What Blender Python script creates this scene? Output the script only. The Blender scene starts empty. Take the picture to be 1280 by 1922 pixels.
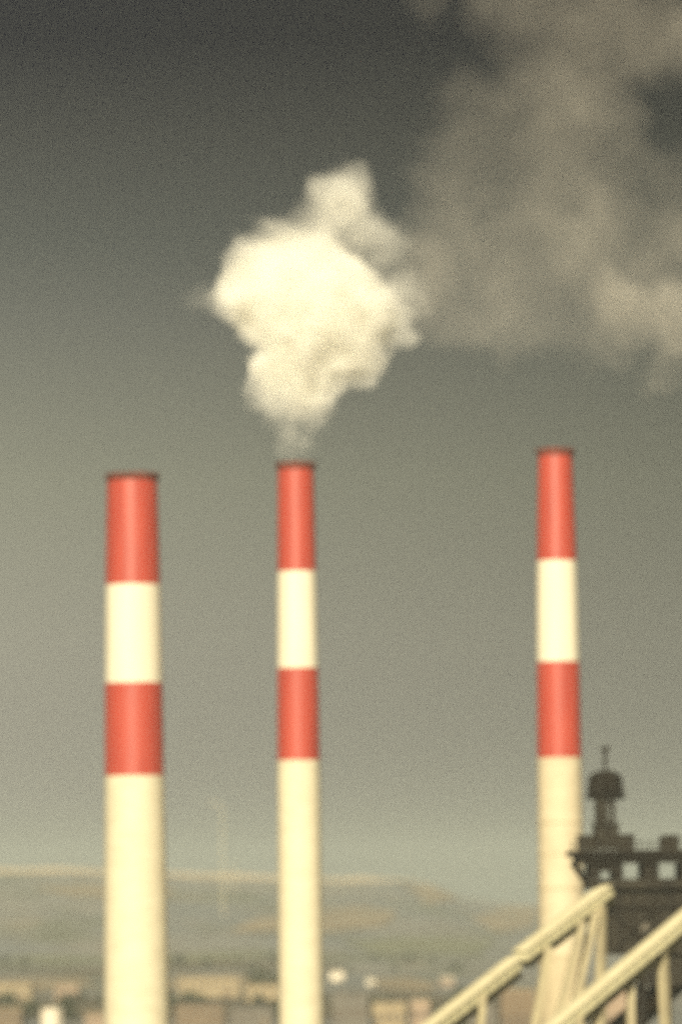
import bpy, bmesh, math, random
from mathutils import Vector, Matrix, noise
R = math.radians
random.seed(7)
sc = bpy.context.scene
col = sc.collection

# ------------------------------------------------------------------ camera
F = 10000.0                       # focal length in pixels of the 1280 px wide photograph
CAM_Z = 60.0
HORIZON = 1700.0
p = math.atan((HORIZON - 961) / F)
th = R(0.62)
fwd = Vector((0, math.cos(p), math.sin(p)))
r0 = Vector((1, 0, 0)); u0 = r0.cross(fwd)
right = r0 * math.cos(th) - u0 * math.sin(th)
up = r0 * math.sin(th) + u0 * math.cos(th)
CAM = Vector((0, 0, CAM_Z))

def ray(px, py):
    return (fwd * F + right * (px - 640) + up * (961 - py)).normalized()

def P(px, py, Y):
    d = ray(px, py)
    return CAM + d * (Y / d.y)

cd = bpy.data.cameras.new('camera'); cam = bpy.data.objects.new('camera', cd); col.objects.link(cam)
cd.sensor_fit = 'HORIZONTAL'; cd.sensor_width = 36.0; cd.lens = 36.0 * F / 1280
cd.clip_start = 1; cd.clip_end = 200000
cam.matrix_world = Matrix((
    (right.x, up.x, -fwd.x, CAM.x), (right.y, up.y, -fwd.y, CAM.y), (right.z, up.z, -fwd.z, CAM.z), (0, 0, 0, 1)))
cd.dof.use_dof = True
cd.dof.focus_distance = 330.0     # a long lens that missed its focus: everything a little soft
cd.dof.aperture_fstop = (cd.lens / 1000.0) / 0.88
cd.dof.aperture_blades = 0
sc.camera = cam

# ------------------------------------------------------------------ materials
def nodes(name):
    m = bpy.data.materials.new(name); m.use_nodes = True
    nt = m.node_tree; nt.nodes.clear()
    return m, nt, nt.nodes.new('ShaderNodeOutputMaterial')

def N(nt, t, **kw):
    n = nt.nodes.new(t)
    for k, v in kw.items(): setattr(n, k, v)
    return n

def mixcol(nt, fac, a, b):
    n = N(nt, 'ShaderNodeMix', data_type='RGBA')
    for sock, v in ((n.inputs[0], fac), (n.inputs[6], a), (n.inputs[7], b)):
        if hasattr(v, 'links'): nt.links.new(v, sock)
        elif isinstance(v, (int, float)): sock.default_value = v
        else: sock.default_value = (*v, 1)
    return n.outputs[2]

def paint(name, c1, c2, scale=(.4, .4, .06), rough=.6, lo=.38, hi=.72, bump=0.0, metallic=0.0, detail=5.0, spec=.3):
    """a coat of paint or a wall with stains of its own: c1 the clean colour, c2 the worn colour"""
    m, nt, out = nodes(name)
    b = N(nt, 'ShaderNodeBsdfPrincipled'); nt.links.new(b.outputs[0], out.inputs[0])
    tc = N(nt, 'ShaderNodeTexCoord'); mp = N(nt, 'ShaderNodeMapping')
    mp.inputs['Scale'].default_value = scale
    nt.links.new(tc.outputs['Object'], mp.inputs[0])
    nz = N(nt, 'ShaderNodeTexNoise'); nz.inputs['Scale'].default_value = 1; nz.inputs['Detail'].default_value = detail
    nz.inputs['Roughness'].default_value = .62
    nt.links.new(mp.outputs[0], nz.inputs['Vector'])
    mr = N(nt, 'ShaderNodeMapRange'); mr.inputs[1].default_value = lo; mr.inputs[2].default_value = hi
    nt.links.new(nz.outputs[0], mr.inputs[0])
    nt.links.new(mixcol(nt, mr.outputs[0], c1, c2), b.inputs['Base Color'])
    b.inputs['Roughness'].default_value = rough; b.inputs['Metallic'].default_value = metallic
    b.inputs['Specular IOR Level'].default_value = spec
    return m

M = {}
M['red'] = paint('red_paint', (.50, .074, .045), (.38, .052, .036), (.9, .9, .07), rough=.42, spec=.7)
M['white'] = paint('white_paint', (.82, .76, .60), (.74, .66, .50), (.9, .9, .05))
M['concrete'] = paint('pale_concrete', (.74, .67, .49), (.64, .57, .41), (.22, .22, .55))
M['concrete_c'] = paint('beige_concrete', (.66, .57, .40), (.56, .48, .33), (.2, .2, .55))
M['concrete_dull'] = paint('dull_concrete', (.56, .47, .31), (.46, .38, .25), (.5, .5, .2))
M['soot'] = paint('sooty_red', (.19, .055, .038), (.07, .032, .024), (.6, .6, .4), rough=.9)
M['flue'] = paint('flue', (.03, .025, .02), (.02, .018, .016), rough=.9)
M['steel'] = paint('dark_steel', (.028, .024, .019), (.018, .016, .014), (.35, .35, .12), rough=.85, spec=.08)
M['steel_wall'] = paint('weathered_cladding', (.044, .039, .030), (.024, .021, .018), (.25, .25, .12), rough=.9, spec=.08)
M['cream'] = paint('cream_cladding', (.74, .68, .44), (.62, .57, .36), (.25, .25, .25), rough=.6)
M['cream_roof'] = paint('cream_roof', (.74, .67, .45), (.64, .57, .37), (.25, .25, .25), rough=.7)
M['trestle'] = paint('dull_beige_steel', (.46, .40, .25), (.34, .29, .19), (.25, .25, .25), rough=.7)
M['girder'] = paint('shaded_girder', (.055, .048, .02), (.04, .034, .018), rough=.8)  # shadow under the galleries, put into the girder colour as dark olive
M['tan_wall'] = paint('tan_wall', (.38, .30, .18), (.26, .20, .125), (.12, .12, .2))
M['tan_roof'] = paint('tan_roof', (.46, .36, .23), (.30, .235, .155), (.09, .09, .2))
M['grey_wall'] = paint('grey_wall', (.16, .145, .12), (.12, .105, .09), (.08, .08, .1))
M['grey_roof'] = paint('grey_roof', (.16, .14, .11), (.11, .10, .08), (.08, .08, .1))
M['brown_wall'] = paint('brown_wall', (.20, .145, .09), (.14, .10, .065), (.08, .08, .1))
M['pink_wall'] = paint('pinkish_wall', (.37, .27, .19), (.28, .20, .145), (.08, .08, .1))
M['chalk'] = paint('chalk_white', (.80, .72, .58), (.72, .62, .48), (.1, .1, .1))
M['opening'] = paint('dark_opening', (.13, .10, .07), (.10, .08, .06))
M['bark'] = paint('bark', (.09, .065, .04), (.06, .045, .03))
M['pole'] = paint('pale_metal', (.62, .54, .36), (.52, .45, .30))
M['bluff'] = paint('pale_bluff', (.78, .63, .43), (.50, .41, .28), (.006, .01, .05), rough=.9, lo=.35, hi=.65)
M['field_tan'] = paint('dry_field', (.40, .305, .19), (.25, .21, .145), (.012, .006, .01), rough=.95, lo=.35, hi=.65)
M['field_green'] = paint('green_field', (.225, .225, .14), (.17, .175, .115), (.012, .006, .01), rough=.95)
M['field_dark'] = paint('dark_scrub', (.12, .10, .065), (.18, .145, .09), (.02, .01, .02), rough=.95)

def leaf_mat():
    m, nt, out = nodes('leaves')
    b = N(nt, 'ShaderNodeBsdfPrincipled'); nt.links.new(b.outputs[0], out.inputs[0])
    g = N(nt, 'ShaderNodeTexCoord')
    nz = N(nt, 'ShaderNodeTexNoise'); nz.inputs['Scale'].default_value = .5
    nt.links.new(g.outputs['Object'], nz.inputs['Vector'])
    nt.links.new(mixcol(nt, nz.outputs[0], (.035, .045, .018), (.09, .085, .04)), b.inputs['Base Color'])
    b.inputs['Roughness'].default_value = .8
    return m
M['leaf'] = leaf_mat()

def ground_mat():
    m, nt, out = nodes('dry_ground')
    b = N(nt, 'ShaderNodeBsdfPrincipled'); nt.links.new(b.outputs[0], out.inputs[0])
    tc = N(nt, 'ShaderNodeTexCoord')
    def nz(sx, sy, sz, detail, lo, hi):
        mp = N(nt, 'ShaderNodeMapping'); mp.inputs['Scale'].default_value = (sx, sy, sz)
        nt.links.new(tc.outputs['Object'], mp.inputs[0])
        n = N(nt, 'ShaderNodeTexNoise'); n.inputs['Scale'].default_value = 1; n.inputs['Detail'].default_value = detail
        nt.links.new(mp.outputs[0], n.inputs['Vector'])
        r = N(nt, 'ShaderNodeMapRange'); r.inputs[1].default_value = lo; r.inputs[2].default_value = hi
        nt.links.new(n.outputs[0], r.inputs[0]); return r.outputs[0]
    c = mixcol(nt, nz(.004, .0013, .01, 4, .42, .60), (.215, .222, .222), (.28, .265, .235))  # greyed and cooled: part of the distance haze is put into the colour
    c = mixcol(nt, nz(.007, .003, .02, 3, .52, .66), c, (.17, .175, .125))
    c = mixcol(nt, nz(.012, .005, .03, 5, .58, .72), c, (.34, .285, .215))
    c = mixcol(nt, nz(.03, .012, .03, 5, .58, .70), c, (.14, .125, .10))
    nt.links.new(c, b.inputs['Base Color']); b.inputs['Roughness'].default_value = .95
    b.inputs['Specular IOR Level'].default_value = .1
    return m
M['ground'] = ground_mat()

# ------------------------------------------------------------------ mesh helpers
def link(name, bm, mat, parent=None, smooth=False):
    bmesh.ops.recalc_face_normals(bm, faces=bm.faces)
    me = bpy.data.meshes.new(name); bm.to_mesh(me); bm.free()
    if smooth:
        for f in me.polygons: f.use_smooth = True
    me.materials.append(mat)
    o = bpy.data.objects.new(name, me); col.objects.link(o)
    if parent:
        o.parent = parent
        o.matrix_parent_inverse = Matrix.Translation(-Vector(parent.location))
    return o

def tag(o, label=None, cat=None, group=None, kind=None):
    if label: o['label'] = label
    if cat: o['category'] = cat
    if group: o['group'] = group
    if kind: o['kind'] = kind
    return o

def empty(name, loc, label, cat, group=None):
    o = bpy.data.objects.new(name, None); col.objects.link(o); o.location = loc
    o.empty_display_size = 5
    return tag(o, label, cat, group)

def box(bm, c, s, rot=None):
    m = Matrix.Translation(Vector(c)) @ (rot.to_4x4() if rot else Matrix.Identity(4)) @ Matrix.Diagonal((s[0], s[1], s[2], 1))
    return bmesh.ops.create_cube(bm, size=1, matrix=m)

def frame_along(a, b, upv=Vector((0, 0, 1))):
    """rotation whose X runs a->b, Y sideways, Z roughly up"""
    x = (b - a).normalized(); y = upv.cross(x)
    if y.length < 1e-4: y = Vector((0, 1, 0))
    y.normalize(); z = x.cross(y)
    return Matrix((x, y, z)).transposed()

def beam(bm, a, b, w, h=None):
    a, b = Vector(a), Vector(b); h = h or w
    box(bm, (a + b) / 2, ((b - a).length, w, h), frame_along(a, b))

def prism(bm, a, b, prof):
    """profile [(side, up)] swept from a to b"""
    a, b = Vector(a), Vector(b); m = frame_along(a, b)
    va = [bm.verts.new(a + m @ Vector((0, s, u))) for s, u in prof]
    vb = [bm.verts.new(b + m @ Vector((0, s, u))) for s, u in prof]
    n = len(prof)
    for i in range(n):
        bm.faces.new((va[i], va[(i + 1) % n], vb[(i + 1) % n], vb[i]))
    bm.faces.new(va[::-1]); bm.faces.new(vb)

def lathe(bm, c, prof, seg=96, closed=False):
    rings = []
    for r, z in prof:
        rings.append([bm.verts.new((c[0] + r * math.cos(2 * math.pi * i / seg), c[1] + r * math.sin(2 * math.pi * i / seg), z)) for i in range(seg)])
    pairs = list(zip(rings, rings[1:])) + ([(rings[-1], rings[0])] if closed else [])
    for a, b in pairs:
        for i in range(seg):
            bm.faces.new((a[i], a[(i + 1) % seg], b[(i + 1) % seg], b[i]))

# ------------------------------------------------------------------ terrain
RIDGE_Y, FOOT_Y = 8000.0, 5000.0
PROF = [(-900, 1640), (-200, 1634), (0, 1632), (120, 1630), (240, 1636), (400, 1641), (600, 1648), (760, 1652), (815, 1662), (860, 1684), (940, 1698), (1280, 1701), (2200, 1696)]
RP = []
for px, py in PROF:
    q = P(px, py, RIDGE_Y); RP.append((q.x, q.z))
def crest(x):
    if x <= RP[0][0]: return RP[0][1]
    for (xa, za), (xb, zb) in zip(RP, RP[1:]):
        if x <= xb:
            t = (x - xa) / (xb - xa); return za + (zb - za) * t
    return RP[-1][1]
def H(x, y):
    c = crest(x) + 1.6 * noise.noise(Vector((x * .012, 3, 1)))
    step = 9.0
    rise = c - step
    if y < FOOT_Y: h = 0
    elif y < RIDGE_Y - 90: 
        t = (y - FOOT_Y) / (RIDGE_Y - 90 - FOOT_Y)
        h = rise * t ** .92
        h += 9 * noise.noise(Vector((x * .004, y * .0022, 5))) * math.sin(math.pi * t) 
    elif y < RIDGE_Y: h = rise + step * (y - RIDGE_Y + 90) / 90
    else: h = c - min(1, (y - RIDGE_Y) / 10000) * (c - 20)
    return h + .9 * noise.noise(Vector((x * .01, y * .004, 0))) * min(1, max(0, (y - 1200) / 1500))

bm = bmesh.new()
ys = [-3000, 0, 500, 900, 1300, 1700] + [2000 + 100 * i for i in range(30)] + [5000 + 60 * i for i in range(48)] + [7880, 7909, 7912, 7940, 7970, 8000, 8040, 8200, 9000, 11000, 14000, 18000]
xs = [-9000, -5000, -3000, -2000, -1500] + [-1200 + 20 * i for i in range(121)] + [1500, 2000, 3000, 5000, 9000]
grid = [[bm.verts.new((x, y, H(x, y))) for x in xs] for y in ys]
for j in range(len(ys) - 1):
    for i in range(len(xs) - 1):
        bm.faces.new((grid[j][i], grid[j][i + 1], grid[j + 1][i + 1], grid[j + 1][i]))
tag(link('ground', bm, M['ground'], smooth=True), kind='structure')

# pale bluff along the crest of the hills
bm = bmesh.new()
bx = [-1100 + 10 * i for i in range(1, 130)]
bx = [x for x in bx if x < RP[8][0]]
rows = []
for k in range(4):
    row = []
    for x in bx:
        fade = min(1, max(0.05, (RP[8][0] - x) / 120))
        y = RIDGE_Y - 84 * fade + 84 * fade * k / 3
        row.append(bm.verts.new((x, y - 2, H(x, y) + .9 + 2.2 * noise.noise(Vector((x * .02, k, 9))) * (k == 3))))
    rows.append(row)
for a, b in zip(rows, rows[1:]):
    for i in range(len(bx) - 1): bm.faces.new((a[i], a[i + 1], b[i + 1], b[i]))
tag(link('bluff', bm, M['bluff']), kind='structure')

def T(px, py):
    """where the sight line through a pixel meets the terrain"""
    d = ray(px, py); t = 1500.0
    while t < 16000:
        q = CAM + d * t
        if q.z <= H(q.x, q.y): return q
        t += 8
    return q

def patch(name, pts, mat, lift=.9, seed=0):
    cx = sum(a for a, b in pts) / len(pts); cy = sum(b for a, b in pts) / len(pts)
    bm = bmesh.new()
    rim = []
    n = len(pts)
    for i in range(n):
        (xa, ya), (xb, yb) = pts[i], pts[(i + 1) % n]
        for k in range(6):
            t = k / 6
            rim.append((xa + (xb - xa) * t + 5 * noise.noise(Vector((i + t, seed, 2))), ya + (yb - ya) * t + 2 * noise.noise(Vector((i + t, seed, 7)))))
    rings = []
    for s in (.02, .25, .5, .75, 1):
        ring = []
        for a, b in rim:
            q = T(cx + (a - cx) * s, cy + (b - cy) * s); ring.append(bm.verts.new((q.x, q.y, H(q.x, q.y) + lift)))
        rings.append(ring)
    bm.faces.new(rings[0])
    for A, B in zip(rings, rings[1:]):
        for i in range(len(A)): bm.faces.new((A[i], A[(i + 1) % len(A)], B[(i + 1) % len(A)], B[i]))
    tag(link(name, bm, mat), kind='structure')

patch('dry_field', [(430, 1752), (480, 1728), (560, 1716), (660, 1704), (745, 1712), (720, 1740), (610, 1752), (520, 1750)], M['field_tan'], seed=1)
patch('dry_field', [(60, 1668), (200, 1660), (330, 1672), (300, 1694), (140, 1688)], M['field_tan'], seed=2)
patch('dry_field', [(760, 1668), (840, 1664), (860, 1690), (800, 1700)], M['field_tan'], seed=3)
patch('dry_field', [(880, 1728), (950, 1704), (1010, 1706), (1000, 1742), (930, 1752)], M['field_tan'], seed=5)
patch('green_field', [(-60, 1806), (60, 1796), (260, 1800), (420, 1788), (560, 1786), (560, 1799), (360, 1808), (120, 1812)], M['field_green'], seed=8)
patch('green_field', [(640, 1770), (800, 1760), (930, 1768), (900, 1795), (720, 1795)], M['field_green'], seed=9)
patch('scrub', [(-60, 1824), (200, 1818), (420, 1806), (640, 1814), (640, 1824), (400, 1822), (150, 1836)], M['field_dark'], seed=12)
patch('dry_field', [(-60, 1850), (20, 1838), (150, 1838), (190, 1852), (90, 1866), (-60, 1880)], M['field_tan'], seed=14)
patch('dry_field', [(300, 1858), (330, 1834), (470, 1832), (560, 1846), (560, 1866), (420, 1872)], M['field_tan'], seed=15)
patch('dry_field', [(690, 1842), (760, 1836), (830, 1852), (800, 1866), (720, 1862)], M['field_tan'], seed=17)
patch('scrub', [(-60, 1890), (80, 1878), (330, 1874), (560, 1880), (700, 1868), (900, 1872), (1000, 1890), (1000, 1915), (500, 1915), (-60, 1915)], M['field_dark'], seed=18)

# ------------------------------------------------------------------ chimneys
def chimney(Y, cx, ytop, bands, widths, label, shaft_mat, joints=(), dull_from=None):
    k = Y / F
    q = P(cx, ytop, Y); base = Vector((q.x, Y, 0))
    root = empty('chimney', base, label, 'chimney', 'striped chimneys of the power station')
    zz = lambda py: P(cx, py, Y).z
    ws = sorted((zz(py), w * k / 2) for py, w in widths)
    def rad(z):
        (za, ra), (zb, rb) = ws[0], ws[-1]
        for (a, c), (b, d) in zip(ws, ws[1:]):
            if a <= z <= b: return c + (d - c) * (z - a) / (b - a)
        if z > ws[-1][0]: return rb
        return ra + (za - z) * .016
    names = ['red_band', 'white_band', 'red_band', 'shaft']; mats = [M['red'], M['white'], M['red'], shaft_mat]
    edges = [zz(y) for y in bands] + [0.0]
    for i in range(4):
        z1, z0 = edges[i], edges[i + 1]
        n = 3 if i < 3 else 14
        prof = [(rad(z0 + (z1 - z0) * t / n) , z0 + (z1 - z0) * t / n) for t in range(n + 1)]
        bm = bmesh.new(); lathe(bm, base, prof); link(names[i], bm, mats[i], root, smooth=True)
    if dull_from:  # thin shell in a duller concrete tone over the lower shaft
        z = zz(dull_from); n = 8
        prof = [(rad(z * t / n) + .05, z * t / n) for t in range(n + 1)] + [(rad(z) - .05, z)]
        bm = bmesh.new(); lathe(bm, base, prof); link('lower_sleeve', bm, M['concrete_dull'], root, smooth=False)['label'] = 'duller lower shaft'
    zt = edges[0]; r = rad(zt)
    bm = bmesh.new()                                     # sooty collar round the mouth
    lathe(bm, base, [(r + .003, zt - .9), (r + .38, zt - .75), (r + .45, zt - .2), (r + .45, zt + .25), (r + .2, zt + .4), (r - .45, zt + .4), (r - .45, zt - 1.0)], closed=True)
    link('collar', bm, M['soot'], root)
    bm = bmesh.new(); lathe(bm, base, [(r - .46, zt + .3), (r - .5, zt - 12), (.05, zt - 12)])
    link('flue', bm, M['flue'], root)
    if joints:
        for py in joints:
            bm = bmesh.new()
            z = zz(py); rr = rad(z)
            lathe(bm, base, [(rr - .05, z - .16), (rr + .10, z - .14), (rr + .10, z + .14), (rr - .05, z + .16)], closed=True)
            link('joint_ring', bm, M['concrete_dull'], root)
    return root

c1 = chimney(1000, 248, 893, (893, 1098, 1283, 1457), [(893, 94), (1098, 103), (1283, 108), (1457, 111), (1922, 122)],
        'widest red and white banded chimney, leftmost of the three', M['concrete'])
c2 = chimney(1020, 555, 872, (872, 1073, 1255, 1428), [(872, 68), (1073, 73), (1255, 77), (1428, 80), (1922, 84)],
        'slim red and white banded chimney under the bright cloud of steam', M['concrete'])
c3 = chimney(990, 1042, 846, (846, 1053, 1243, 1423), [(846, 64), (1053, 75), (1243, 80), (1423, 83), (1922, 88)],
        'red and white banded chimney behind the yellow conveyor gallery, beside the dark tower', M['concrete_c'], joints=(1545, 1605, 1668, 1793), dull_from=1794)  # lowest ring draws the dark line where the duller shaft begins

# ------------------------------------------------------------------ volumes
def blob_volume(name, blobs, Y, dens, noise_scale, noise_amp, cut, colour, aniso, hull_grow, voxel, step, label, cat, detail=3.0, soft=(1.12, .35), absorb=None, warp=(.06, 8, 3)):
    """blobs: (px, py, radius px, strength, depth offset px); density is a soft sum of round puffs broken up by noise"""
    k = Y / F
    cs = []
    bm = bmesh.new()
    for px, py, r, s, dy in blobs:
        c = P(px, py, Y) + Vector((0, dy * k, 0)); cs.append((c, r * k, s))
        bmesh.ops.create_icosphere(bm, subdivisions=3, radius=r * k * hull_grow, matrix=Matrix.Translation(c))
    me = bpy.data.meshes.new(name); bm.to_mesh(me); bm.free()
    o = bpy.data.objects.new(name, me); col.objects.link(o)
    md = o.modifiers.new('r', 'REMESH'); md.mode = 'VOXEL'; md.voxel_size = voxel
    dg = bpy.context.evaluated_depsgraph_get()
    me2 = bpy.data.meshes.new_from_object(o.evaluated_get(dg)); me2.name = name
    o.modifiers.clear(); o.data = me2
    for v in me2.vertices:
        n = v.normal
        v.co += n * (noise.noise(v.co * (.16 / k * .1)) * .35 + noise.noise(v.co * (.4 / k * .1)) * .18) * 22 * k * .5
    m, nt, out = nodes(name + '_volume')
    vol = N(nt, 'ShaderNodeVolumePrincipled')
    vol.inputs['Color'].default_value = (*colour, 1); vol.inputs['Anisotropy'].default_value = aniso
    if absorb: vol.inputs['Absorption Color'].default_value = (*absorb, 1)
    nt.links.new(vol.outputs[0], out.inputs['Volume'])
    geo = N(nt, 'ShaderNodeNewGeometry')
    pos = geo.outputs['Position']
    nz = N(nt, 'ShaderNodeTexNoise'); nz.inputs['Scale'].default_value = noise_scale; nz.inputs['Detail'].default_value = detail
    nz.inputs['Roughness'].default_value = .55
    nt.links.new(pos, nz.inputs['Vector'])
    wz = N(nt, 'ShaderNodeTexNoise'); wz.inputs['Scale'].default_value = warp[0]; wz.inputs['Detail'].default_value = warp[2]   # billows
    nt.links.new(pos, wz.inputs['Vector'])
    w1 = N(nt, 'ShaderNodeVectorMath', operation='MULTIPLY_ADD'); nt.links.new(wz.outputs['Color'], w1.inputs[0])
    w1.inputs[1].default_value = (2 * warp[1],) * 3; w1.inputs[2].default_value = (-warp[1],) * 3
    w2 = N(nt, 'ShaderNodeVectorMath', operation='ADD'); nt.links.new(w1.outputs[0], w2.inputs[0]); nt.links.new(pos, w2.inputs[1])
    pos = w2.outputs[0]
    acc = None
    for c, r, s in cs:
        d = N(nt, 'ShaderNodeVectorMath', operation='DISTANCE'); nt.links.new(pos, d.inputs[0]); d.inputs[1].default_value = c
        mr = N(nt, 'ShaderNodeMapRange', interpolation_type='SMOOTHSTEP'); nt.links.new(d.outputs['Value'], mr.inputs[0])
        mr.inputs[1].default_value = r * soft[1]; mr.inputs[2].default_value = r * soft[0]
        mr.inputs[3].default_value = s; mr.inputs[4].default_value = 0
        if acc is None: acc = mr.outputs[0]
        else:
            a = N(nt, 'ShaderNodeMath', operation='ADD'); nt.links.new(acc, a.inputs[0]); nt.links.new(mr.outputs[0], a.inputs[1]); acc = a.outputs[0]
    # (field * (1 + amp * (2 noise - 1)) - cut), never below zero
    n2 = N(nt, 'ShaderNodeMath', operation='MULTIPLY_ADD'); nt.links.new(nz.outputs[0], n2.inputs[0])
    n2.inputs[1].default_value = 2 * noise_amp; n2.inputs[2].default_value = 1 - noise_amp
    ad = N(nt, 'ShaderNodeMath', operation='MULTIPLY_ADD'); nt.links.new(acc, ad.inputs[0]); nt.links.new(n2.outputs[0], ad.inputs[1]); ad.inputs[2].default_value = -cut
    g2 = N(nt, 'ShaderNodeMath', operation='MAXIMUM'); nt.links.new(ad.outputs[0], g2.inputs[0]); g2.inputs[1].default_value = 0
    fin = N(nt, 'ShaderNodeMath', operation='MULTIPLY'); nt.links.new(g2.outputs[0], fin.inputs[0]); fin.inputs[1].default_value = dens
    nt.links.new(fin.outputs[0], vol.inputs['Density'])
    try: m.cycles.volume_step_rate = step
    except Exception: pass
    try: m.volume_intersection_method = 'ACCURATE'
    except Exception: pass
    me2.materials.clear(); me2.materials.append(m)
    tag(o, label, cat)
    return o

S = [(575, 565, 135, 1.3, 0), (640, 590, 112, 1.3, -20), (495, 545, 88, 1.2, 20), (690, 590, 66, .9, 0), (745, 618, 44, .45, 10), (560, 655, 92, 1.1, -20),
     (520, 700, 52, .8, 0), (600, 705, 62, .8, 10), (690, 702, 42, .7, -10), (640, 362, 72, .40, 20), (672, 410, 66, .17, 10), (512, 430, 58, .15, 0), (715, 455, 62, .12, 10),
     (590, 450, 100, .22, 0), (470, 490, 66, .4, 0), (440, 560, 52, .6, 0), (378, 556, 44, .10, 0), (408, 572, 36, .12, 0), (505, 742, 50, .45, 0), (602, 738, 50, .45, 0), (552, 740, 50, .4, 0),
     (522, 785, 42, .20, 0), (586, 782, 42, .20, 0), (534, 824, 34, .10, 0), (574, 822, 34, .10, 0), (543, 858, 28, .075, 0), (567, 858, 28, .075, 0),
     (775, 490, 120, .035, 40), (735, 430, 100, .035, 40), (748, 560, 70, .18, 30), (860, 540, 100, .02, 50), (470, 620, 46, .5, 0), (660, 660, 66, .8, 0)]
blob_volume('steam_plume', S, 1020, .40, .20, .85, .05, (1, .985, .93), -.35, 1.12, 1.1, .3,
            'bright dense cloud of white steam billowing above the middle chimney', 'steam cloud', warp=(.13, 6.0, 5), soft=(1.12, .25))

S2 = [(790, 0, 70, .5, 0), (950, -10, 120, .7, 0), (1090, 30, 140, .8, 0), (1230, 50, 120, .7, 20), (845, 190, 95, .7, 0), (1000, 190, 140, .8, 30), (1110, 190, 110, .8, 0),
      (1060, 330, 160, .8, 0), (870, 320, 125, .75, 20), (1180, 350, 115, .95, -20), (850, 460, 125, .75, 0), (780, 520, 100, .7, 20), (1000, 480, 150, .8, 20),
      (1140, 490, 150, .8, 20), (1290, 470, 120, .8, 20), (840, 590, 95, .8, 0), (950, 600, 105, .85, 0), (1070, 620, 100, .85, 0), (1165, 585, 88, 3.0, -30),
      (1285, 605, 95, 3.2, -30), (1110, 655, 60, .8, -10), (1245, 700, 72, 1.2, -10), (1290, 345, 90, .7, 0), (1290, 95, 95, .6, 0), (1340, 60, 90, .7, 0), (1360, 420, 110, .7, 0), (1370, 560, 110, .8, 0), (1000, -90, 130, .6, 0), (1180, -100, 130, .6, 0)]
blob_volume('smoke_cloud', S2, 1150, .0128, .05, .85, .08, (.97, .92, .84), -.1, 1.08, 4.0, .6,
            'large dim drifting smoke cloud filling the upper right of the sky', 'smoke cloud', warp=(.045, 17, 3), soft=(1.05, .4))

# ------------------------------------------------------------------ yellow conveyor galleries
def seg_box(bm, a, b, w, h, off=(0, 0)):
    m = frame_along(a, b)
    o = m @ Vector((0, off[0], off[1]))
    beam(bm, a + o, b + o, w, h)

def gallery(name, segs, Ys, w, h, label, group, mats=('cream', 'cream_roof', 'girder'), trestles=()):
    pts = [[P(*s[0], Ys[0] + (Ys[1] - Ys[0]) * s[2]), P(*s[1], Ys[0] + (Ys[1] - Ys[0]) * s[3])] for s in segs]
    base = Vector((pts[0][0].x, pts[0][0].y, 0))
    root = empty(name, base, label, 'conveyor', group)
    for a, b in pts:
        bm = bmesh.new()
        prism(bm, a, b, [(-w / 2, -h / 2), (w / 2, -h / 2), (w / 2, h / 2), (-w / 2, h / 2)])
        m = frame_along(a, b)
        for i in range(1, int((b - a).length / 3)):      # raised seams of the cladding
            c = a + (b - a) * (i / int((b - a).length / 3))
            for s in (-1, 1): box(bm, c + m @ Vector((0, s * (w / 2 + .05), 0)), (.16, .1, h - .1), m)
        link('enclosure', bm, M[mats[0]], root)
        bm = bmesh.new()
        m = frame_along(a, b); d = (b - a).normalized() * .3
        prism(bm, a - d, b + d, [(-w / 2 - .22, h / 2 + .003), (w / 2 + .22, h / 2 + .003), (w / 2 + .22, h / 2 + .12), (0, h / 2 + .38), (-w / 2 - .22, h / 2 + .12)])
        link('roof', bm, M[mats[1]], root)
        bm = bmesh.new()                                 # truss girder below the floor
        L = (b - a).length; n = max(3, int(L / 2.6))
        for s in (-1, 1):
            o = lambda t, u: a + (b - a) * t + m @ Vector((0, s * (w / 2 - .2), u))
            beam(bm, o(0, -h / 2 - .153), o(1, -h / 2 - .153), .3); beam(bm, o(0, -h / 2 - 1.15), o(1, -h / 2 - 1.15), .3)
            for i in range(n):
                beam(bm, o(i / n, -h / 2 - .25), o((i + .5) / n, -h / 2 - 1.1), .16)
                beam(bm, o((i + .5) / n, -h / 2 - 1.1), o((i + 1) / n, -h / 2 - .25), .16)
        box_c = (a + b) / 2 + m @ Vector((0, 0, -h / 2 - .72))
        box(bm, box_c, (L, w - .9, .7), m)
        link('girder', bm, M[mats[2]], root)
    for (px, py, f, bpx, bpy_) in trestles:
        Y = Ys[0] + (Ys[1] - Ys[0]) * f
        t = P(px, py, Y); b2 = P(bpx, bpy_, Y)
        dirv = (b2 - t); foot = t + dirv * ((t.z - H(t.x, t.y)) / -dirv.z)
        bm = bmesh.new()
        for s in (-1, 1):
            beam(bm, t + Vector((0, s * w * .4, 0)), foot + Vector((0, s * w * .9, 0)), 1.2, 1.2)
        n = 7
        for i in range(n):
            A = t + (foot - t) * (i / n); B = t + (foot - t) * ((i + 1) / n)
            wa = w * (.4 + .5 * i / n); wb = w * (.4 + .5 * (i + 1) / n)
            beam(bm, A + Vector((0, -wa, 0)), B + Vector((0, wb, 0)), .35); beam(bm, A + Vector((0, wa, 0)), B + Vector((0, -wb, 0)), .35)
        link('trestle_leg', bm, M['trestle'], root)
    return root

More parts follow.
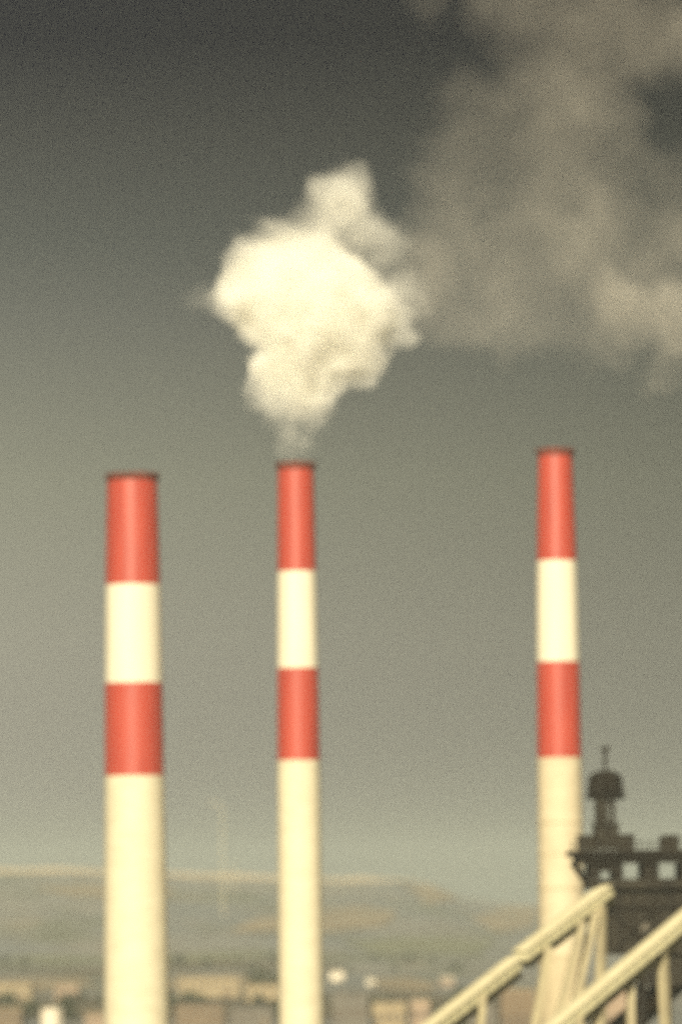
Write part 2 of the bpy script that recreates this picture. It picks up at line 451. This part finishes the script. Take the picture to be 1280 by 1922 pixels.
GG = 'inclined conveyor galleries rising to the dark tower'
gallery('conveyor_gallery', [((770, 1964), (966, 1810), 0, .56), ((978, 1795), (1140, 1671), .58, 1)], (822, 872), 2.3, 1.75,
        'yellow conveyor gallery with a joint halfway, crossing in front of the right chimney', GG,
        trestles=((1118, 1712, .9, 1080, 1880), (1094, 1730, .82, 1050, 1900), (1128, 1700, .93, 1128, 1900), (1030, 1778, .65, 1000, 1940),  (905, 1868, .35, 896, 1990)))
gallery('conveyor_gallery', [((960, 2001), (1340, 1681), 0, 1)], (800, 845), 2.3, 1.75,
        'unbroken yellow conveyor gallery sloping past the foot of the dark tower', GG,
        trestles=((1182, 1825, .6, 1184, 1940), (1242, 1775, .74, 1250, 1960), (1128, 1872, .44, 1108, 1960), (1085, 1910, .3, 1080, 2010)))
gallery('conveyor_gallery', [((1150, 1940), (1330, 1782), 0, 1)], (905, 925), 2.4, 2.2,
        'shade-darkened conveyor gallery low down beneath the yellow one', GG, mats=('brown_wall', 'grey_roof', 'girder'))  # gallery lies in shade; that shade is put into its dark wall colours

# ------------------------------------------------------------------ dark tower
TY = 872.0; TK = TY / F
def tp(px, py, dy=0.0):
    q = P(px, py, TY); return Vector((q.x, TY + dy, q.z))
def tbox(bm, x0, x1, y0, y1, d0, d1):
    a = tp((x0 + x1) / 2, y1); b = tp((x0 + x1) / 2, y0)
    box(bm, (a.x, TY + (d0 + d1) / 2, (a.z + b.z) / 2), ((x1 - x0) * TK, d1 - d0, b.z - a.z))
q = tp(1200, 1700)
tower = empty('headframe_tower', Vector((q.x, TY + 7, 0)), 'dark steel tower with a wide railed deck, stepped turret and thin mast', 'tower')

bm = bmesh.new()
tbox(bm, 1137, 1143, 1404, 1450, 6.6, 7.1)
mast = link('mast', bm, M['steel'], tower)
for x0, x1, y0, y1 in ((1131, 1149, 1400, 1407), (1134, 1146, 1424, 1427)):
    bm = bmesh.new(); tbox(bm, x0, x1, y0, y1, 6.3, 7.4); link('crossarm', bm, M['steel']).parent = mast

bm = bmesh.new()                                         # turret: open lattice cabin on a narrow neck
c = tp(1140, 1470, 7)
zz = lambda y: tp(1140, y).z
lathe(bm, (c.x, c.y), [(.3, zz(1444)), (1.7, zz(1447)), (2.6, zz(1456)), (2.65, zz(1487)), (3.15, zz(1491)), (3.15, zz(1499)), (1.6, zz(1501))], 8)
for a in range(8):
    q = Vector((c.x + 2.62 * math.cos(a * math.pi / 4), c.y + 2.62 * math.sin(a * math.pi / 4), 0))
    beam(bm, q + Vector((0, 0, zz(1488))), q + Vector((0, 0, zz(1455))), .35)
cabin = link('turret_cabin', bm, M['steel'], tower); bm = bmesh.new()
for x in (1105, 1122, 1140, 1157, 1174):
    tbox(bm, x - 1, x + 1, 1478, 1491, 3.2, 3.4)
tbox(bm, 1103, 1176, 1477, 1479, 3.2, 3.4)
link('cabin_rail', bm, M['steel']).parent = cabin
bm = bmesh.new()
tbox(bm, 1121, 1140, 1499, 1549, 4.6, 9); tbox(bm, 1141, 1146, 1499, 1549, 4.6, 5.1); tbox(bm, 1152, 1158, 1499, 1549, 4.6, 5.1); tbox(bm, 1152, 1158, 1499, 1549, 8.5, 9.0)
beam(bm, tp(1143, 1500, 4.8), tp(1156, 1524, 4.8), .25); beam(bm, tp(1156, 1524, 4.8), tp(1143, 1548, 4.8), .25)
tbox(bm, 1118, 1164, 1549, 1594, 3.6, 10)
tbox(bm, 1114, 1168, 1546, 1549, 3.2, 10.4)
link('turret_neck', bm, M['steel_wall'], tower)

bm = bmesh.new()
tbox(bm, 1070, 1345, 1596, 1607, -1.6, 15.2); tbox(bm, 1082, 1345, 1607, 1620, -.8, 14.4)
link('deck', bm, M['steel'], tower)
bm = bmesh.new()
for i in range(16):
    x = 1074 + i * 18; tbox(bm, x - 1, x + 1, 1580, 1596, -1.5, -1.3)
for y in (1579, 1587): tbox(bm, 1071, 1345, y, y + 1.6, -1.55, -1.3)
link('railing', bm, M['steel'], tower)
for x0, x1, y0 in ((1086, 1121, 1570), (1162, 1192, 1568), (1242, 1276, 1570), (1298, 1330, 1566)):
    bm = bmesh.new()
    tbox(bm, x0, x1, y0, 1596, 1.5, 5); tbox(bm, x0 - 2, x1 + 2, y0 - 2, y0, 1.2, 5.3)
    link('winch_housing', bm, M['steel_wall'], tower)
for d in (0, 13):
    bm = bmesh.new(); beam(bm, tp(1078, 1620, d + .4), tp(1108, 1660, d + .4), .6); link('bracket', bm, M['steel'], tower)

# open storey below the deck: piers between see-through bays
for d in (0, 13.2):
    for x0, x1 in ((1106, 1127), (1152, 1170), (1206, 1237), (1277, 1345)):
        bm = bmesh.new(); tbox(bm, x0, x1, 1620, 1650, d, d + .8); link('pier', bm, M['steel'], tower)
    bm = bmesh.new(); tbox(bm, 1127, 1152, 1620, 1636, d, d + .8); link('spandrel', bm, M['steel'], tower)
bm = bmesh.new()
tbox(bm, 1104, 1345, 1650, 1669, -1.3, 14.2)
tbox(bm, 1139, 1345, 1669, 1792, 0, 14)
link('body', bm, M['steel_wall'], tower)
bm = bmesh.new()
tbox(bm, 1096, 1138.7, 1720, 1738, 0.4, 6); tbox(bm, 1092, 1138.7, 1716, 1720, 0.1, 6.3)
link('side_bay', bm, M['steel_wall'], tower)
bm = bmesh.new()
for x in (1140, 1165, 1190, 1232, 1262): tbox(bm, x - 2.5, x + 2.5, 1650, 1790, -.5, -.2)
tbox(bm, 1139, 1345, 1700, 1706, -.55, -.25)
beam(bm, tp(1142, 1706, -.4), tp(1230, 1788, -.4), .35); beam(bm, tp(1232, 1706, -.4), tp(1150, 1788, -.4), .35)
link('bracing', bm, M['steel'], tower)
bm = bmesh.new(); tbox(bm, 1200, 1216, 1732, 1746, -.12, .0); link('window', bm, M['grey_roof'], tower)
bm = bmesh.new(); tbox(bm, 1205, 1345, 1792, 1850, 1, 13); link('hopper', bm, M['steel_wall'], tower)
for x in (1208, 1255, 1335):
    for d in (1.6, 12.2):
        bm = bmesh.new(); a = tp(x, 1850, d); z0 = H(a.x, a.y)
        box(bm, (a.x, a.y, (a.z + z0) / 2), (1.1, 1.1, a.z - z0)); link('leg', bm, M['steel'], tower)

# ------------------------------------------------------------------ buildings on the plain
def building(name, x0, x1, ytop, Y, depth, wall, roof, label, cat, pitch=0.12, bays=5, flat=False, group=None):
    k = Y / F
    a = P((x0 + x1) / 2, ytop, Y); w = (x1 - x0) * k; z1 = a.z; z0 = H(a.x, Y) - .5
    root = empty(name, (a.x, Y + depth / 2, z0), label, cat, group)
    bm = bmesh.new()
    he = z1 - (0 if flat else w * pitch * .25)
    box(bm, (a.x, Y + depth / 2, (he + z0) / 2), (w, depth, he - z0)); link('wall', bm, M[wall], root)
    bm = bmesh.new()
    if flat:
        box(bm, (a.x, Y + depth / 2, z1 + .25), (w + .6, depth + .6, .5))
    else:
        e = Vector((w / 2 + .5, 0, 0)); c = Vector((a.x, Y + depth / 2, he + .003))
        prism(bm, c - e, c + e, [(-depth / 2 - .5, 0), (depth / 2 + .5, 0), (0, max(1.5, z1 - he))])
    ro = link('roof', bm, M[roof], root)
    if flat:
        for fx, fw, fh in ((-.2, .2, 1.5), (.25, .1, .9)):
            bm = bmesh.new(); box(bm, (a.x + w * fx, Y + depth / 2, z1 + .503 + fh / 2), (w * fw, depth * .3, fh))
            u = link('rooftop_unit', bm, M['grey_roof']); u.parent = ro
    h = he - z0
    for i in range(bays):
        bm = bmesh.new(); cx = a.x - w / 2 + w * (i + .5) / bays
        box(bm, (cx, Y - .03, z0 + h * .62), (w / bays * .5, .1, h * .22)); link('window', bm, M['opening'], root)
    bm = bmesh.new(); box(bm, (a.x + w * .3, Y - .04, z0 + min(5, h * .4) / 2), (min(6, w * .15), .12, min(5, h * .4))); link('door', bm, M['brown_wall'], root)
    return root

building('warehouse', 336, 448, 1834, 3550, 40, 'tan_wall', 'tan_roof', 'long tan warehouse with pale roof between the left and middle chimneys', 'warehouse', bays=8)
building('shed', 462, 545, 1850, 3350, 26, 'tan_wall', 'tan_roof', 'lower tan shed beside the dark trees near the middle chimney', 'shed', bays=5)
building('warehouse', -30, 58, 1846, 3500, 40, 'tan_wall', 'tan_roof', 'long tan warehouse at the left border', 'warehouse', bays=6)
building('shed', 104, 146, 1851, 3400, 20, 'pink_wall', 'tan_roof', 'small pinkish shed left of the widest chimney', 'shed', bays=3)
building('block', 624, 690, 1870, 2350, 30, 'grey_wall', 'grey_roof', 'dark grey flat roofed block right of the middle chimney', 'building', flat=True, bays=4)
building('block', 700, 760, 1886, 2400, 30, 'tan_wall', 'tan_roof', 'tan flat roofed block beside the dark grey block', 'building', flat=True, bays=4)
building('block', 772, 806, 1880, 2450, 26, 'pink_wall', 'tan_roof', 'pinkish block beside the lower end of the yellow gallery', 'building', flat=True, bays=3)
building('shed', 620, 645, 1826, 4250, 14, 'chalk', 'chalk', 'small bright white shed just right of the middle chimney', 'shed', bays=0)
building('shed', 828, 852, 1838, 3900, 18, 'pink_wall', 'chalk', 'small pale shed in the scrub above the yellow gallery', 'shed', bays=2)
building('shed', 688, 703, 1841, 4000, 14, 'chalk', 'chalk', 'tiny pale shed behind the dark grey block', 'shed', bays=0)
building('shed', 330, 420, 1884, 2700, 26, 'brown_wall', 'grey_roof', 'brown shed with grey roof beside the widest chimney', 'shed', bays=5)
building('shed', 432, 512, 1890, 2650, 26, 'grey_wall', 'grey_roof', 'grey shed by the foot of the middle chimney', 'shed', bays=4)
building('shed', 160, 204, 1906, 2600, 20, 'pink_wall', 'tan_roof', 'pinkish shed between the white tank and the widest chimney', 'shed', bays=3)
building('shed', -20, 40, 1896, 2650, 26, 'brown_wall', 'tan_roof', 'brown shed left of the white tank', 'shed', bays=4)
building('block', 880, 930, 1890, 1900, 24, 'grey_wall', 'grey_roof', 'grey block under the yellow gallery with the joint', 'building', flat=True, bays=3)
building('block', 940, 1004, 1862, 1850, 24, 'brown_wall', 'tan_roof', 'brown block close beside the right chimney under the gallery', 'building', flat=True, bays=4)
building('block', 1130, 1178, 1850, 1700, 24, 'pink_wall', 'tan_roof', 'pinkish block between the two yellow galleries', 'building', flat=True, bays=3)
building('shed', -20, 26, 1770, 6000, 30, 'chalk', 'chalk', 'far pale shed on the hillside at the left border', 'shed', bays=0)

# white storage tank, bottom left
a = P(97, 1892, 2500); tr = 21 * .25
tank = empty('storage_tank', (a.x, 2500, 0), 'bright white upright storage tank at the bottom left', 'tank')
bm = bmesh.new(); lathe(bm, (a.x, 2500), [(tr, -.3), (tr, a.z - 1)], 40); link('shell', bm, M['chalk'], tank, smooth=True)
bm = bmesh.new(); lathe(bm, (a.x, 2500), [(tr + .15, a.z - 1.05), (tr + .15, a.z - .8), (tr * .5, a.z - .2), (.05, a.z)], 40); link('roof', bm, M['chalk'], tank)
bm = bmesh.new(); box(bm, (a.x + tr * .6, 2500 - tr * .85, a.z / 2), (.6, .25, a.z - 1)); link('ladder', bm, M['grey_roof'], tank)

# hooked pole far off, between the left and middle chimneys
def pole(px, ytop, ybase, Y, hook, r, label):
    k = Y / F
    t = P(px, ytop, Y); g = Vector((t.x, Y, H(t.x, Y) - .5))
    root = empty('hooked_pole' if hook else 'pole', g, label, 'pole')
    bm = bmesh.new(); hr = hook * k
    zt = t.z - hr
    lathe(bm, (t.x, Y), [(r * 1.5, g.z), (r, zt)], 16)
    link('post', bm, M['pole'], root, smooth=True)
    if hook:
        bm = bmesh.new(); prev = None
        pts = [Vector((t.x - hr + hr * math.cos(a), Y, zt + hr * math.sin(a))) for a in [math.pi * .62 * i / 10 for i in range(11)]]
        for u, v in zip(pts, pts[1:]): beam(bm, u, v, r * 1.7)
        link('hook_arm', bm, M['pole'], root)
    else:
        bm = bmesh.new(); beam(bm, Vector((t.x - 3, Y, zt - 1)), Vector((t.x + 3, Y, zt - 1)), r); link('crossarm', bm, M['pole'], root)
pole(417, 1506, 1690, 6200, 18, .5, 'faint tall pale pole with its top hooked over, far off between two chimneys')
pole(440, 1620, 1650, 7300, 0, .4, 'short faint pole standing on the skyline beside the hooked pole')

# ------------------------------------------------------------------ trees
def leaf_crown(w, h, n, seed):
    rnd = random.Random(seed); bm = bmesh.new()
    lobes = [(Vector((rnd.uniform(-.32, .32) * w, rnd.uniform(-.32, .32) * w, h * rnd.uniform(.35, .85))), rnd.uniform(.18, .30) * w) for _ in range(9)]
    for i in range(n):
        c, r = rnd.choice(lobes)
        d = Vector((rnd.gauss(0, 1), rnd.gauss(0, 1), rnd.gauss(0, .85))).normalized() * r * rnd.uniform(.55, 1.08)
        q = c + d; s = rnd.uniform(.5, 1.0)
        u = Vector((rnd.gauss(0, 1), rnd.gauss(0, 1), rnd.gauss(0, 1))).normalized(); v = u.orthogonal().normalized()
        vs = [bm.verts.new(q + u * s * a + v * s * .6 * b) for a, b in ((-1, 0), (0, -1), (1, 0), (0, 1))]
        bm.faces.new(vs)
    return bm
def tree(px, py, Y, w, h, seed, label):
    a = P(px, py, Y); g = Vector((a.x, Y, H(a.x, Y) - .2))
    root = empty('tree', g, label, 'tree', 'dark trees scattered over the plain')
    bm = leaf_crown(w, h, 700, seed); bmesh.ops.translate(bm, vec=g, verts=bm.verts); link('crown', bm, M['leaf'], root)
    bm = bmesh.new(); lathe(bm, g, [(.5, g.z), (.3, g.z + h * .45), (.12, g.z + h * .75)], 10)
    for ang in (0, 2, 4): beam(bm, g + Vector((0, 0, h * .35)), g + Vector((math.cos(ang) * w * .25, math.sin(ang) * w * .25, h * .65)), .2)
    link('trunk', bm, M['bark'], root)
for i, (px, py, Y, w, h, lab) in enumerate([
    (478, 1830, 3700, 12, 15, 'dark leafy tree behind the tan sheds, left of a clump of three'),
    (496, 1830, 3740, 14, 17, 'tallest dark leafy tree in the middle of the clump behind the tan sheds'),
    (516, 1830, 3700, 12, 14, 'dark leafy tree in the clump right beside the middle chimney'),
    (50, 1890, 2900, 10, 11, 'dark tree above the brown shed left of the white tank'),
    (128, 1880, 2950, 10, 10, 'low dark tree right of the white tank'),
    (330, 1868, 3100, 9, 9, 'low dark tree at the right edge of the widest chimney'),
    (524, 1890, 2800, 9, 12, 'dark tree hugging the left side of the middle chimney'),
    (640, 1860, 2800, 11, 11, 'dark tree just above the dark grey block'),
    (800, 1858, 2900, 10, 9, 'low dark tree beside the small pale shed in the scrub'),
]): tree(px, py, Y, w, h, 20 + i, lab)

rnd = random.Random(31)
protos = []
for k in range(3):
    h = 7 + 2 * k
    cm = leaf_crown(9, h, 420, 90 + k); me = bpy.data.meshes.new('crown'); cm.to_mesh(me); cm.free(); me.materials.append(M['leaf'])
    tb = bmesh.new(); lathe(tb, (0, 0), [(.4, 0), (.25, h * .4), (.1, h * .7)], 8); tm = bpy.data.meshes.new('trunk'); tb.to_mesh(tm); tb.free(); tm.materials.append(M['bark'])
    protos.append((me, tm))
for i in range(64):
    px = rnd.uniform(-10, 1010); py = rnd.choice((rnd.uniform(1872, 1925), rnd.uniform(1800, 1830), rnd.uniform(1880, 1900)))
    q = T(px, py)
    root = empty('tree', (q.x, q.y, H(q.x, q.y) - .2), 'one of the small dark scrub trees dotted over the far plain', 'tree', 'small scrub trees on the plain')
    root.rotation_euler.z = rnd.uniform(0, 6); sc_ = rnd.uniform(.55, 1.1); root.scale = (sc_ * rnd.uniform(1, 1.7), sc_ * 1.2, sc_)
    for nm, me in zip(('crown', 'trunk'), protos[i % 3]):
        o = bpy.data.objects.new(nm, me); col.objects.link(o); o.parent = root

# ------------------------------------------------------------------ haze, sky, sun
bm = bmesh.new(); box(bm, (0, 8600, 137), (19000, 24400, 290))
m, nt, out = nodes('haze_air')
v = N(nt, 'ShaderNodeVolumePrincipled'); v.inputs['Color'].default_value = (.89, .985, .96, 1); v.inputs['Density'].default_value = 6.0e-5
v.inputs['Anisotropy'].default_value = 0.0
nt.links.new(v.outputs[0], out.inputs['Volume'])
m.cycles.homogeneous_volume = True
hz = link('haze', bm, m); tag(hz, kind='stuff'); hz.display_type = 'WIRE'

SUN_EL, SUN_AZ = R(28), R(7)                            # behind the camera, a little to its left
sd = Vector((-math.sin(SUN_AZ) * math.cos(SUN_EL), -math.cos(SUN_AZ) * math.cos(SUN_EL), math.sin(SUN_EL)))
ld = bpy.data.lights.new('sun', 'SUN'); ld.energy = 4.6; ld.angle = R(.6); ld.color = (1, .90, .66)
lo = bpy.data.objects.new('sun', ld); col.objects.link(lo)
lo.rotation_euler = (-sd).to_track_quat('-Z', 'Y').to_euler(); lo.location = (-200, -400, 500)

w = bpy.data.worlds.new('World'); sc.world = w; w.use_nodes = True
nt = w.node_tree; nt.nodes.clear()
out = N(nt, 'ShaderNodeOutputWorld'); bg = N(nt, 'ShaderNodeBackground'); nt.links.new(bg.outputs[0], out.inputs[0])
bg.inputs[1].default_value = .1
sky = N(nt, 'ShaderNodeTexSky', sky_type='NISHITA'); sky.sun_disc = False
sky.sun_elevation = SUN_EL; sky.sun_rotation = math.pi + SUN_AZ; sky.dust_density = 1; sky.air_density = 1; sky.ozone_density = 1
hs = N(nt, 'ShaderNodeHueSaturation'); hs.inputs['Saturation'].default_value = .10
nt.links.new(sky.outputs[0], hs.inputs['Color'])
tc = N(nt, 'ShaderNodeTexCoord'); sx = N(nt, 'ShaderNodeSeparateXYZ'); nt.links.new(tc.outputs['Generated'], sx.inputs[0])
mr = N(nt, 'ShaderNodeMapRange'); mr.inputs[1].default_value = 0; mr.inputs[2].default_value = .25
nt.links.new(sx.outputs[2], mr.inputs[0])
rp = N(nt, 'ShaderNodeValToRGB'); nt.links.new(mr.outputs[0], rp.inputs[0])
SK = [(0.025, 0.1163, 0.1035, 0.093), (0.08, 0.1819, 0.1619, 0.1454), (0.2, 0.2069, 0.1918, 0.1539), (0.32, 0.1815, 0.1747, 0.1291), (0.44, 0.1057, 0.1033, 0.0846), (0.5, 0.0691, 0.0701, 0.0595), (0.58, 0.039, 0.0382, 0.0352), (0.648, 0.0121, 0.0119, 0.0172)]   # murk thinning upward
el = rp.color_ramp.elements
while len(el) < len(SK): el.new(.5)
for e, (t, r_, g_, b_) in zip(el, SK): e.position = t; e.color = (r_, g_, b_, 1)
mx = N(nt, 'ShaderNodeMix', data_type='RGBA', blend_type='MULTIPLY'); mx.inputs[0].default_value = 1
nt.links.new(hs.outputs[0], mx.inputs[6]); nt.links.new(rp.outputs[0], mx.inputs[7])
az = N(nt, 'ShaderNodeMath', operation='MULTIPLY_ADD'); nt.links.new(sx.outputs[0], az.inputs[0])   # the murk is paler to the left
az.inputs[1].default_value = -4.6; az.inputs[2].default_value = 1
azc = N(nt, 'ShaderNodeClamp'); azc.inputs[1].default_value = .7; azc.inputs[2].default_value = 1.3; nt.links.new(az.outputs[0], azc.inputs[0])
mx2 = N(nt, 'ShaderNodeVectorMath', operation='SCALE'); nt.links.new(mx.outputs[2], mx2.inputs[0]); nt.links.new(azc.outputs[0], mx2.inputs['Scale'])
nt.links.new(mx2.outputs[0], bg.inputs[0])

# ------------------------------------------------------------------ render settings
sc.view_settings.view_transform = 'Standard'; sc.view_settings.look = 'None'
sc.view_settings.exposure = .55; sc.view_settings.gamma = 1
sc.render.engine = 'CYCLES'
cy = sc.cycles
cy.volume_bounces = 12; cy.max_bounces = 14; cy.diffuse_bounces = 2; cy.glossy_bounces = 1
cy.volume_max_steps = 256; cy.use_adaptive_sampling = True; cy.adaptive_threshold = .04; cy.adaptive_min_samples = 32
cy.use_denoising = False      # the sampling noise stands as the grain of the film
cy.filter_width = 1.8
